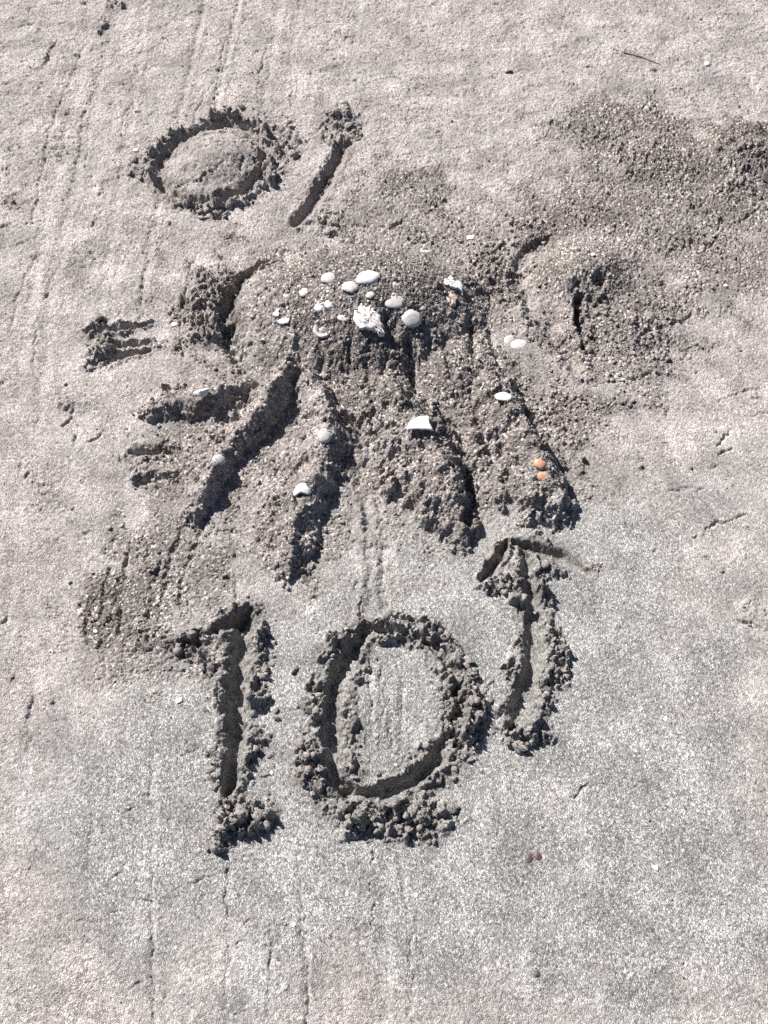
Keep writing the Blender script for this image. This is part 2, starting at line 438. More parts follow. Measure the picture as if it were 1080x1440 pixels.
# --- cracks, scratches and drag lines ----------------------------------------
MARKS = [((317, 1205), (316, 1240), 1.4, .0045), ((316, 1240), (320, 1298), 1.6, .0045), ((320, 1320), (318, 1390), 1.6, .002), ((214, 1310), (213, 1370), 1.6, .004), ((213, 1370), (213, 1430), 1.5, .004),
         ((213, 1100), (216, 1300), 1.2, .002), ((425, 1320), (430, 1440), 1.8, .003), ((382, 1340), (380, 1360), 3, .005), ((260, 1250), (312, 1225), 1.4, .003), ((340, 1305), (350, 1292), 1.5, .004),
         ((148, 1292), (165, 1282), 1.6, .004), ((523, 1195), (524, 1218), 1.8, .004), ((578, 1440), (580, 1300), 1.2, .003), ((520, 1240), (524, 1300), 2.5, .004), ((247, 1075), (280, 1050), 1.5, .004),
         ((1008, 628), (1030, 604), 2.6, .007), ((1012, 640), (1033, 632), 2.4, .007), ((998, 659), (1012, 655), 2.6, .007), ((994, 742), (1050, 726), 2.6, .006), ((938, 587), (942, 572), 2.4, .006),
         ((975, 692), (996, 688), 1.8, .004), ((945, 690), (975, 688), 4, .003), ((810, 1120), (828, 1100), 2.6, .006), ((1035, 874), (1075, 886), 2.4, .006), ((1008, 566), (1080, 543), 1.8, .004),
         ((825, 60), (870, 75), 1.6, .003), ((1060, 585), (1080, 578), 2.4, .005),
         ((300, 160), (338, 0), 1.6, .004), ((262, 200), (310, 100), 2.6, .003), ((45, 320), (120, 60), 4, .004), ((105, 250), (150, 80), 4, .003), ((170, 200), (180, 150), 3, .004),
         ((62, 100), (80, 55), 3.5, .008), ((485, 130), (500, 0), 3.0, .002), ((410, 150), (418, 70), 2.4, .004), ((362, 140), (380, 50), 2.4, .004), ((200, 445), (205, 370), 2.0, .004),
         ((255, 500), (262, 400), 2.2, .005), ((262, 400), (275, 360), 2.0, .004), ((60, 430), (85, 370), 3.0, .003), ((15, 470), (50, 360), 4.0, .003), ((48, 520), (56, 440), 3, .003),
         ((120, 235), (132, 200), 3, .005), ((0, 322), (20, 312), 3, .004), ((35, 318), (62, 312), 3, .005), ((330, 820), (326, 860), 2.5, .003),
         ((548, 985), (548, 1050), 1.6, .004), ((520, 960), (522, 1025), 1.6, .005), ((566, 980), (567, 1010), 1.6, .004), ((537, 945), (538, 1020), 3.0, .003),
         ((500, 780), (500, 830), 2, .003), ((530, 690), (540, 820), 7, .004), ((388, 640), (388, 670), 1.8, .005), ((507, 590), (513, 625), 3, .006), ((0, 876), (22, 870), 2.4, .004),
         ((40, 1060), (50, 960), 6, .003), ((1000, 18), (1060, 30), 2, .003), ((600, 38), (640, 36), 1.6, .003), ((505, 125), (545, 112), 1.8, .003), ((820, 96), (845, 100), 3, .005),
         ((540, 330), (575, 305), 3, .006), ((1040, 312), (1075, 290), 4, .008), ((960, 350), (975, 330), 4, .007), ((995, 345), (1010, 338), 3, .005), ((735, 285), (728, 275), 3, .006)]
for a, b, w, d in MARKS:
    mid = ((a[0] + b[0]) / 2 + (b[1] - a[1]) * 0.05, (a[1] + b[1]) / 2 + (a[0] - b[0]) * 0.05)
    furrow([(a[0], a[1], w * 0.7, .6), (mid[0], mid[1], w), (b[0], b[1], w * 0.6, .5)], d * 1.3, 0.55)

rm0 = random.Random(5)
# long drag lines left by something pulled up the beach
for pts, d in [([(213, 1440, 2.5), (212, 1250, 2.2), (216, 1060, 2)], .0028), ([(320, 1440, 2.5), (319, 1300, 2.8), (316, 1200, 2.5)], .002), ([(434, 1440, 3), (428, 1330, 2.6), (424, 1230, 2)], .003),
               ([(380, 1430, 2.4), (384, 1300, 2)], .0025), ([(580, 1440, 2.4), (576, 1300, 2.4), (560, 1200, 2)], .0028), ([(540, 1440, 5), (532, 1230, 4)], .002), ([(120, 1440, 4), (128, 1150, 3)], .002),
               ([(523, 1070, 2), (521, 930, 2.2)], .0035), ([(548, 1055, 2), (546, 965, 2.2)], .0038), ([(566, 1030, 2.4), (567, 960, 2.2)], .003), ([(536, 1070, 3), (536, 950, 3)], .0015), ([(590, 1050, 3), (586, 990, 3)], .001),
               ([(520, 850, 3), (512, 700, 3.5)], .004), ([(540, 850, 3.5), (530, 680, 4)], .005), ([(556, 850, 3), (548, 700, 3)], .003), ([(500, 840, 3), (496, 690, 2.4)], .003),
               ([(20, 560, 4), (50, 380, 4), (110, 100, 4), (130, 0, 3)], .003), ([(50, 600, 3), (75, 400, 3.5), (140, 120, 3), (160, 20, 3)], .0035), ([(140, 440, 2.4), (185, 160, 3), (205, 0, 3)], .003),
               ([(195, 460, 2.4), (212, 330, 2.4), (262, 130, 3), (285, 0, 2.4)], .004), ([(258, 500, 2.4), (268, 380, 2.2)], .005), ([(300, 170, 2), (338, 0, 2)], .0045), ([(400, 150, 3), (420, 0, 3)], .003),
               ([(470, 130, 3.5), (488, 0, 4)], .003), ([(490, 140, 2.4), (506, 0, 2.4)], .0035), ([(370, 150, 2.4), (392, 0, 2.4)], .0025), ([(8, 900, 4), (30, 640, 4)], .002), ([(60, 1080, 6), (45, 930, 6)], .003)]:
    wob = [(p[0] + rm0.uniform(-3, 3), p[1], p[2] * rm0.uniform(1.8, 3.0)) for p in pts]
    furrow(wob, d * 0.75, 0.35, (0.0, 1.3))
    furrow([(p[0] + p[2] * 1.4, p[1], p[2] * 0.7) for p in wob], -d * 0.3, 0.5, (0.0, 1.3))
rm = random.Random(11)
for _ in range(260):
    u, v = rm.uniform(0, 1080), rm.uniform(0, 560) if rm.random() < 0.8 else rm.uniform(560, 1440)
    if rm.random() < 0.35: u *= 0.3
    if 180 < u < 700 and 140 < v < 520: continue
    a = rm.choice((rm.gauss(0.25, 0.3), rm.gauss(0.25, 0.3), rm.uniform(0, 3.1)))
    L_ = rm.uniform(4, 16); dx_, dy_ = math.cos(a) * L_, -math.sin(a) * L_ * 0.7
    w_ = rm.uniform(0.9, 2.4)
    furrow([(u - dx_, v - dy_, w_ * .6, .5), (u + rm.uniform(-2, 2), v + rm.uniform(-2, 2), w_), (u + dx_, v + dy_, w_ * .5, .4)], rm.uniform(.002, .006), 0.6)

# --- general relief -----------------------------------------------------------
rest = np.clip(1 - CR / 0.004, 0, 1)
und = 0.0045 * fbm(X * 3.1, Y * 3.1, 41, 2) + 0.0006 * fbm(X * 17, Y * 17, 43, 2)
skew = X - 0.10 * np.clip(Y - 1.1, 0, 3) * np.clip(0.2 - X, 0, 1)
streak = 0.0012 * fbm(skew * 14, Y * 0.6, 45, 3) + 0.0005 * gnoise(skew * 60, Y * 1.6, 47)
upper = sstep(0.95, 1.5, Y)
flake = 0.0024 * upper * np.clip(fbm(X * 30 + Y * 12, Y * 40 - X * 14, 49, 4) - 0.2, 0, 1)
pit = 0.010 * upper * np.clip(fbm(X * 30 + Y * 9, Y * 40, 53, 4) - 0.72, 0, 1)
white = np.random.default_rng(3).normal(size=X.shape).clip(-2, 2)
grain = 0.00045 * gnoise(X * 150 + Y * 90, Y * 150 - X * 90, 51) + 0.00030 * white * (1 + 1.3 * upper)
step_ = (0.2 + 0.5 * upper) * (0.0018 * sstep(0.0, 0.07, fbm(X * 9 + Y * 5, Y * 13 - X * 4, 57, 4)) + 0.0015 * sstep(0.25, 0.32, fbm(X * 15, Y * 19 + X * 6, 58, 4)))
Hh += und + streak * (0.5 + 0.5 * rest) * (0.75 + 0.25 * upper) + (flake - pit + step_) * rest
# sparse loose bumps over the whole beach
sparse = lumps(X, Y, 0.017, 801, prob=0.10, rmin=0.12, rmax=0.32) * sstep(-0.1, 0.5, fbm(X * 6, Y * 6, 61, 2) + 0.25 * upper) * 0.0035
Hh += sparse
ci = np.nonzero(CR > 0.0004)
cx, cy, cc = X[ci], Y[ci], CR[ci]
cc = cc * np.maximum(np.clip(DA[ci] * 1.5, 0, 1), 0.40 + 0.85 * sstep(-0.3, 0.4, fbm(cx * 13, cy * 13, 113, 3)))
l1 = lumps(cx, cy, 0.026, 101, prob=0.65, rmin=0.22, rmax=0.75)
dd_ = np.clip(DA[ci] * 1.6, 0, 1)
bil = np.clip(np.abs(fbm(cx * 30 + 5, cy * 30, 111, 5, 0.62)) * 1.7 - 0.12, 0, 1.4)
l2 = lumps(cx + 0.3, cy, 0.0088, 201, prob=0.75, rmin=0.3, rmax=0.75)
l3 = lumps(cx, cy + 0.7, 0.0052, 301, prob=0.9, rmin=0.35, rmax=0.8)
big = np.clip((cc - 0.0040) / 0.004, 0, 1)
Hh[ci] += cc * ((1.15 - 0.75 * dd_) * l1 * big + 1.9 * bil * dd_ + (0.75 - 0.5 * dd_) * l2 * (0.35 + 0.65 * np.clip(cc / 0.005, 0, 1)) + (0.42 - 0.15 * dd_) * l3 - 0.25 - 0.2 * dd_)
Hh += grain * (1 + 1.2 * CO)
cg = np.nonzero(CO > 0.05)
Hh[cg] += CO[cg] * 0.0016 * lumps(X[cg], Y[cg] + 3.3, 0.0045, 401, prob=0.8)
Hh *= inner

# own tints of the sand: greyer salt-dry crust low and right, pinker elsewhere
GV = np.zeros_like(X)
def soft_blob(u, v, ru, rv, s):
    x, y = P(u, v); k = px(u, v)
    ry = abs(P(u, v - rv)[1] - P(u, v + rv)[1]) / 2
    return s * np.exp(-(((X - x) / (ru * k)) ** 2 + ((Y - y) / ry) ** 2))
for b in [(820, 1050, 360, 330, 1.2), (560, 980, 260, 260, .9), (220, 1050, 170, 170, .9), (350, 1240, 300, 160, .6), (900, 760, 170, 90, .5), (130, 740, 60, 60, .5), (250, 1180, 130, 60, .4), (950, 1300, 200, 150, .5)]:
    GV += soft_blob(*b)
GV = np.clip(GV - 0.02 + 0.42 * fbm(X * 9, Y * 9, 91, 3), 0, 1)
GV *= (1 - 0.6 * CO)

# ------------------------------------------------------------------ height lookup
def surf(x, y):
    j = np.interp(y, ys, np.arange(NR))
    j0 = int(min(max(math.floor(j), 5), NR - 7)); fj = j - j0
    def row(jj):
        s = x / hw[jj]
        i = (s + 1) / 2 * (NC - 1) + 5
        i0 = int(min(max(math.floor(i), 5), NCOL - 7)); f = i - i0
        return Hh[jj, i0] * (1 - f) + Hh[jj, i0 + 1] * f
    return row(j0) * (1 - fj) + row(j0 + 1) * fj

def sample(arr, x, y):
    j = np.clip(np.rint(np.interp(y, ys, np.arange(NR))).astype(int), 5, NR - 7)
    i = np.clip(np.rint((x / hw[j] + 1) / 2 * (NC - 1) + 5).astype(int), 5, NCOL - 7)
    return arr[j, i]

def hit(u, v):
    """where the sand surface lies under this spot of the photograph"""
    h = 0.0
    for t in np.linspace(0.14, -0.06, 240):
        x, y = P(u, v, t)
        if surf(x, y) >= t:
            return x, y, surf(x, y)
    x, y = P(u, v)
    return x, y, surf(x, y)

def normal_at(x, y, e=0.008):
    dx = (surf(x + e, y) - surf(x - e, y)) / (2 * e)
    dy = (surf(x, y + e) - surf(x, y - e)) / (2 * e)
    return Vector((-dx, -dy, 1)).normalized()

# ------------------------------------------------------------------ materials
def sand_material(name, attr=True, coarse=0.5, damp=0.0, grey=0.2, scale=1.0):
    m = bpy.data.materials.new(name)
    m.use_nodes = True
    nt = m.node_tree; N = nt.nodes; L = nt.links
    b = N['Principled BSDF']
    b.inputs['Roughness'].default_value = 0.92
    b.inputs['Specular IOR Level'].default_value = 0.25
    tc = N.new('ShaderNodeTexCoord')
    def val(an, const):
        if attr:
            n = N.new('ShaderNodeAttribute'); n.attribute_name = an
            return n.outputs['Fac']
        n = N.new('ShaderNodeValue'); n.outputs[0].default_value = const
        return n.outputs[0]
    co, da, gr = val('coarse', coarse), val('damp', damp), val('grey', grey)
    def math_(op, a, b_=None, clamp=False):
        n = N.new('ShaderNodeMath'); n.operation = op; n.use_clamp = clamp
        for k, v in ((0, a), (1, b_)):
            if v is None: continue
            if isinstance(v, (int, float)): n.inputs[k].default_value = v
            else: L.new(v, n.inputs[k])
        return n.outputs[0]
    def mix(fac, a, b_, blend='MIX'):
        n = N.new('ShaderNodeMix'); n.data_type = 'RGBA'; n.blend_type = blend
        if isinstance(fac, (int, float)): n.inputs[0].default_value = fac
        else: L.new(fac, n.inputs[0])
        for k, v in ((6, a), (7, b_)):
            if isinstance(v, tuple): n.inputs[k].default_value = (*v, 1)
            else: L.new(v, n.inputs[k])
        return n.outputs[2]
    def voro(sc_):
        n = N.new('ShaderNodeTexVoronoi'); n.inputs['Scale'].default_value = sc_ * scale
        L.new(tc.outputs['Object'], n.inputs['Vector'])
        s = N.new('ShaderNodeSeparateColor'); L.new(n.outputs['Color'], s.inputs[0])
        return n, s
    def noise(sc_, det=3, rough=0.55):
        n = N.new('ShaderNodeTexNoise'); n.inputs['Scale'].default_value = sc_ * scale; n.inputs['Detail'].default_value = det
        n.inputs['Roughness'].default_value = rough
        L.new(tc.outputs['Object'], n.inputs['Vector']); return n.outputs[0]
    def ramp(fac, stops):
        n = N.new('ShaderNodeValToRGB')
        e = n.color_ramp.elements
        while len(e) < len(stops): e.new(0.5)
        for el, (p, c) in zip(e, stops): el.position = p; el.color = (*c, 1)
        L.new(fac, n.inputs[0]); return n.outputs[0]
    vf, sf = voro(680)       # fine grains, about 1.5 mm
    vc, scx = voro(290)      # coarse grit, about 3.5 mm
    fine = ramp(sf.outputs[0], [(0.0, (.18, .166, .156)), (0.25, (.285, .262, .251)), (0.6, (.375, .346, .334)), (0.88, (.485, .454, .440)), (1.0, (.70, .67, .65))])
    crs = ramp(scx.outputs[0], [(0.0, (.06, .051, .047)), (0.3, (.108, .093, .086)), (0.6, (.175, .153, .142)), (0.82, (.28, .252, .236)), (0.91, (.50, .46, .44)), (1.0, (.80, .77, .74))])
    colr = mix(math_('MULTIPLY', co, 0.88), fine, crs)
    # salt-dry grey crust with whitish mottles
    greyfine = ramp(sf.outputs[1], [(0.0, (.12, .12, .117)), (0.3, (.21, .21, .204)), (0.6, (.315, .315, .306)), (0.85, (.45, .45, .44)), (1.0, (.70, .70, .69))])
    colr = mix(gr, colr, greyfine)
    mott = noise(13, 4, 0.6)
    mo = ramp(mott, [(0.34, (.74, .74, .74)), (0.52, (1, 1, 1)), (0.68, (1.26, 1.26, 1.26))])
    colr = mix(1.0, colr, mo, 'MULTIPLY')
    warm = ramp(noise(5, 2), [(0.35, (1.02, .99, .97)), (0.65, (1.0, 1.0, .985))])
    colr = mix(1.0, colr, warm, 'MULTIPLY')
    # mid-sized chips, darker and paler than the rest
    vm, sm_ = voro(260)
    chip = ramp(sm_.outputs[0], [(0.0, (.66, .65, .64)), (0.10, (.86, .86, .86)), (0.45, (1, 1, 1)), (0.85, (1.08, 1.08, 1.08)), (1.0, (1.28, 1.28, 1.28))])
    colr = mix(1.0, colr, chip, 'MULTIPLY')
    # rusty and purple single grains
    odd = math_('GREATER_THAN', sf.outputs[2], 0.975)
    colr = mix(math_('MULTIPLY', odd, 0.5), colr, (.30, .17, .12))
    # damp, freshly turned sand
    dm = ramp(noise(30, 3), [(0.3, (.58, .56, .535)), (0.7, (.76, .74, .71))])
    dampc = mix(1.0, colr, dm, 'MULTIPLY')
    dampc = mix(0.3, dampc, (.165, .155, .146))
    colr = mix(math_('MULTIPLY', da, 0.70), colr, dampc)
    L.new(colr, b.inputs['Base Color'])
    # grain relief
    hf = math_('MULTIPLY', vf.outputs['Distance'], -1.0)
    hc = math_('MULTIPLY', vc.outputs['Distance'], -1.6)
    hmix = N.new('ShaderNodeMix'); hmix.data_type = 'FLOAT'
    L.new(co, hmix.inputs[0]); L.new(hf, hmix.inputs[2]); L.new(hc, hmix.inputs[3])
    h2 = math_('ADD', hmix.outputs[0], math_('MULTIPLY', noise(160, 3, 0.7), 0.8))
    bp = N.new('ShaderNodeBump'); bp.inputs['Strength'].default_value = 0.75; bp.inputs['Distance'].default_value = 0.0016
    L.new(h2, bp.inputs['Height']); L.new(bp.outputs[0], b.inputs['Normal'])
    return m

M_SAND = sand_material('beach_sand')
M_CLOD = sand_material('damp_crumb', attr=False, coarse=0.15, damp=0.7, grey=0.1)
M_CLODS = sand_material('damp_clod', attr=False, coarse=0.2, damp=0.7, grey=0.1, scale=0.011)
M_CLODD = sand_material('dry_clod', attr=False, coarse=0.5, damp=0.4, grey=0.0, scale=0.009)
M_CRUMB = sand_material('loose_crumb', attr=False, coarse=0.6, damp=0.5, grey=0.0)
M_DRYCRUMB = sand_material('dry_crumb', attr=False, coarse=0.85, damp=0.35, grey=0.0)

def plain_material(name, c1, c2, scale=300, rough=0.6, bump=0.0006, band=0.0):
    m = bpy.data.materials.new(name); m.use_nodes = True
    nt = m.node_tree; N = nt.nodes; L = nt.links; b = N['Principled BSDF']
    tc = N.new('ShaderNodeTexCoord')
    n = N.new('ShaderNodeTexNoise'); n.inputs['Scale'].default_value = scale; n.inputs['Detail'].default_value = 4; n.inputs['Roughness'].default_value = 0.65
    L.new(tc.outputs['Object'], n.inputs['Vector'])
    r = N.new('ShaderNodeValToRGB'); e = r.color_ramp.elements
    e[0].position = 0.34; e[0].color = (*c1, 1); e[1].position = 0.66; e[1].color = (*c2, 1)
    fac = n.outputs[0]
    if band:      # growth bands round the hinge
        mp = N.new('ShaderNodeMapping'); mp.inputs['Location'].default_value = (0, -0.55, 0)
        L.new(tc.outputs['Object'], mp.inputs['Vector'])
        w = N.new('ShaderNodeTexWave'); w.wave_type = 'RINGS'; w.rings_direction = 'Z'
        w.inputs['Scale'].default_value = 2.6; w.inputs['Distortion'].default_value = 1.6; w.inputs['Detail'].default_value = 2
        L.new(mp.outputs[0], w.inputs['Vector'])
        mx = N.new('ShaderNodeMix'); mx.data_type = 'FLOAT'; mx.inputs[0].default_value = band
        L.new(n.outputs[0], mx.inputs[2]); L.new(w.outputs['Fac'], mx.inputs[3]); fac = mx.outputs[0]
    L.new(fac, r.inputs[0]); L.new(r.outputs[0], b.inputs['Base Color'])
    b.inputs['Roughness'].default_value = rough
    bp = N.new('ShaderNodeBump'); bp.inputs['Strength'].default_value = 0.5; bp.inputs['Distance'].default_value = bump
    L.new(n.outputs[0], bp.inputs['Height']); L.new(bp.outputs[0], b.inputs['Normal'])
    return m

M_SHELL = plain_material('white_shell', (.40, .36, .32), (.78, .76, .73), 2.6, 0.6, band=0.35)
M_SHELLG = plain_material('greyish_shell', (.30, .28, .26), (.68, .66, .64), 2.8, 0.6, band=0.4)
M_BRIGHT = plain_material('bleached_shell', (.60, .57, .54), (.84, .83, .82), 2.4, 0.55)
M_ROUGH = plain_material('pitted_shell', (.40, .35, .34), (.76, .72, .70), 3.4, 0.8, 0.0025)
M_TAN = plain_material('tan_shell', (.33, .25, .19), (.58, .50, .42), 2.6, 0.7)
M_ORANGE = plain_material('orange_shell', (.50, .23, .13), (.66, .40, .27), 2.4, 0.6, band=0.3)
M_PURPLE = plain_material('purple_shell', (.05, .03, .034), (.14, .088, .092), 3, 0.5)
M_DARK = plain_material('dark_stone', (.045, .048, .05), (.12, .12, .12), 2.6, 0.7)
M_STONE = plain_material('grey_stone', (.16, .15, .145), (.30, .28, .27), 2.6, 0.8)
M_TWIG = plain_material('dry_twig', (.07, .055, .045), (.16, .13, .11), 300, 0.9)
M_GRIT = plain_material('shell_grit', (.38, .35, .33), (.74, .72, .70), 60, 0.6)

# ------------------------------------------------------------------ build surface patches from the field
gid = np.arange(NR * NCOL).reshape(NR, NCOL)
quads = np.stack((gid[:-1, :-1], gid[:-1, 1:], gid[1:, 1:], gid[1:, :-1]), -1).reshape(-1, 4)
flab = LAB[:-1, :-1].reshape(-1)
# scatter the vertices a little so the mesh rows never show
jg = np.random.default_rng(5)
jx = np.zeros_like(X); jy = np.zeros_like(Y)
jx[6:-6, 6:-6] = (X[6:-6, 7:-5] - X[6:-6, 6:-6]) * jg.uniform(-0.36, 0.36, X[6:-6, 6:-6].shape)
jy[6:-6, 6:-6] = (Y[7:-5, 6:-6] - Y[6:-6, 6:-6]) * jg.uniform(-0.36, 0.36, X[6:-6, 6:-6].shape)
VX, VY, VZ = (X + jx).ravel(), (Y + jy).ravel(), Hh.ravel()
ATT = {'coarse': CO.ravel(), 'damp': np.clip(DA + 0.5 * CO, 0, 1).ravel(), 'grey': GV.ravel()}

def mesh_from(name, co, faces, mat, smooth=False):
    """faces: (n,k) int array"""
    n, k = faces.shape
    me = bpy.data.meshes.new(name)
    me.vertices.add(len(co)); me.vertices.foreach_set('co', np.ascontiguousarray(co, dtype=np.float32).ravel())
    me.loops.add(n * k); me.loops.foreach_set('vertex_index', np.ascontiguousarray(faces, dtype=np.int32).ravel())
    me.polygons.add(n); me.polygons.foreach_set('loop_start', np.arange(0, n * k, k, dtype=np.int32))
    if smooth: me.polygons.foreach_set('use_smooth', np.ones(n, dtype=bool))
    me.update(calc_edges=True)
    if mat: me.materials.append(mat)
    return me

def link(name, me, parent=None, loc=None, rot=None, scale=None):
    o = bpy.data.objects.new(name, me); col.objects.link(o)
    if parent is not None: o.parent = parent
    if loc is not None: o.location = loc
    if rot is not None: o.rotation_euler = rot
    if scale is not None: o.scale = scale
    return o

def tag(o, label=None, cat=None, group=None, kind=None):
    if label: o['label'] = label
    if cat: o['category'] = cat
    if group: o['group'] = group
    if kind: o['kind'] = kind
    return o

def thing(name, label, cat, group=None):
    return tag(link(name, None), label, cat, group)

def patch(name, lab, parent=None):
    f = quads[flab == lab]
    used, inv = np.unique(f, return_inverse=True)
    me = mesh_from(name, np.stack((VX[used], VY[used], VZ[used]), 1), inv.reshape(-1, 4), M_SAND)
    for k, a in ATT.items():
        me.attributes.new(k, 'FLOAT', 'POINT').data.foreach_set('value', np.ascontiguousarray(a[used], dtype=np.float32))
    return link(name, me, parent)

ground = patch('sand_beach', 0)
tag(ground, 'grey-pink beach sand with drag streaks and coarse grit patches', 'sand', kind='structure')

octo = thing('sand_octopus', 'heaped sand octopus with shells on its domed head and five trailing arms', 'sand sculpture')
patch('head', L_HEAD, octo)
ARM_L = ['short stubby arm pointing left', 'curved arm sweeping down to the left', 'long arm trailing down beneath two white shells', 'broad low arm in the middle', 'right arm with orange shells']
for l, t in zip((L_A1, L_A2, L_A3, L_A4, L_A5), ARM_L):
    patch('arm', l, octo)['label'] = t
one = thing('dug_digit', 'large digit one with a slanted flag gouged deep into the sand', 'sand drawing', 'marks drawn in the sand')
patch('stem_groove', L_ONE_G, one); patch('flag_groove', L_ONE_F, one); patch('spoil_rim', L_ONE_R, one)
zero = thing('dug_digit', 'large oval digit zero dug in sand with a clumpy rim', 'sand drawing', 'marks drawn in the sand')
patch('ring_groove', L_ZERO_G, zero); patch('flat_centre', L_ZERO_C, zero); patch('spoil_rim', L_ZERO_R, zero)
sup = thing('dug_digit', 'smaller raised digit one shaped like an arrow right of the zero', 'sand drawing', 'marks drawn in the sand')
patch('stem_groove', L_SUP_G, sup); patch('flag_groove', L_SUP_F, sup); patch('flag_groove', L_SUP_F2, sup); patch('spoil_rim', L_SUP_R, sup)
ring = thing('dug_ring', 'round dug ring with a domed sand centre, above the octopus', 'sand drawing', 'marks drawn in the sand')
patch('ring_groove', L_RING_G, ring); patch('domed_centre', L_RING_C, ring); patch('spoil_rim', L_RING_R, ring)
slash = thing('dug_stroke', 'straight slanted groove like a slash beside the dug ring', 'sand drawing', 'marks drawn in the sand')
patch('groove', L_SL_G, slash); patch('spoil_rim', L_SL_R, slash)
equals = thing('finger_scratches', 'three short parallel finger scratches like an equals sign left of the octopus', 'sand drawing', 'marks drawn in the sand')
for l in (L_EQ1, L_EQ2, L_EQ3): patch('finger_groove', l, equals)
scr = thing('finger_scratches', 'two faint blunt finger scratches below the octopus\'s leftmost arm', 'sand drawing', 'marks drawn in the sand')
for l in (L_SC1, L_SC2): patch('finger_groove', l, scr)
mnd = thing('sand_mound', 'low trampled sand mound with a curved track right of the octopus', 'sand mound')
patch('mound', L_MND, mnd); patch('track', L_MND_G, mnd)

# ------------------------------------------------------------------ clods (parts of the mark they were thrown up from)
rng = np.random.default_rng(7)
random.seed(7)

def ico(sub):
    bm = bmesh.new(); bmesh.ops.create_icosphere(bm, subdivisions=sub, radius=1)
    co = np.array([v.co[:] for v in bm.verts]); f = np.array([[v.index for v in p.verts] for p in bm.faces]); bm.free()
    return co, f
ICO3, ICO2, ICO1 = ico(3), ico(2), ico(1)

def n3(p, f, seed):
    return (gnoise(p[:, 0] * f + 3.1 * seed, p[:, 1] * f + p[:, 2] * f * 0.7, seed) + gnoise(p[:, 2] * f - seed, p[:, 0] * f * 0.8 + p[:, 1] * f * 0.3, seed + 9)) * 0.5

def lump_mesh(name, seed, base, mat, amp=(0.75, 0.45), flat=0.8):
    co, f = base
    r = 1 + amp[0] * n3(co, 1.3, seed) + amp[1] * n3(co, 3.1, seed + 3)
    # facets: chopped by a few planes, as broken sand is
    c = co * r[:, None]
    g = np.random.default_rng(seed)
    for _ in range(9):
        n = g.normal(size=3); n /= np.linalg.norm(n)
        d = c @ n; lim = g.uniform(0.38, 0.8)
        over = np.clip(d - lim, 0, None)
        c = c - n[None] * (over * 0.92)[:, None]
    c = c * (1 + 0.16 * n3(co, 4.7, seed + 5) + 0.05 * g.normal(size=len(co)).clip(-1.5, 1.5))[:, None]
    c[:, 2] *= flat
    return mesh_from(name, c, f, mat)

CLODS = [lump_mesh('clod', 500 + k, ICO3, M_CLODS) for k in range(8)]
CLODS_DRY = [lump_mesh('clod', 540 + k, ICO3, M_CLODD) for k in range(4)]
NCLOD = [0]
def clod(parent, u, v, rpx, meshes=CLODS, sink=-0.28):
    x, y, z = hit(u, v)
    r = rpx * px(u, v)
    k = random.randrange(len(meshes))
    link('clod', meshes[k], parent, (x, y, z + r * sink), (random.uniform(-.5, .5), random.uniform(-.5, .5), random.uniform(0, 6.3)),
         (r * random.uniform(.85, 1.25), r * random.uniform(.8, 1.1), r * random.uniform(.75, 1.1)))
    NCLOD[0] += 1

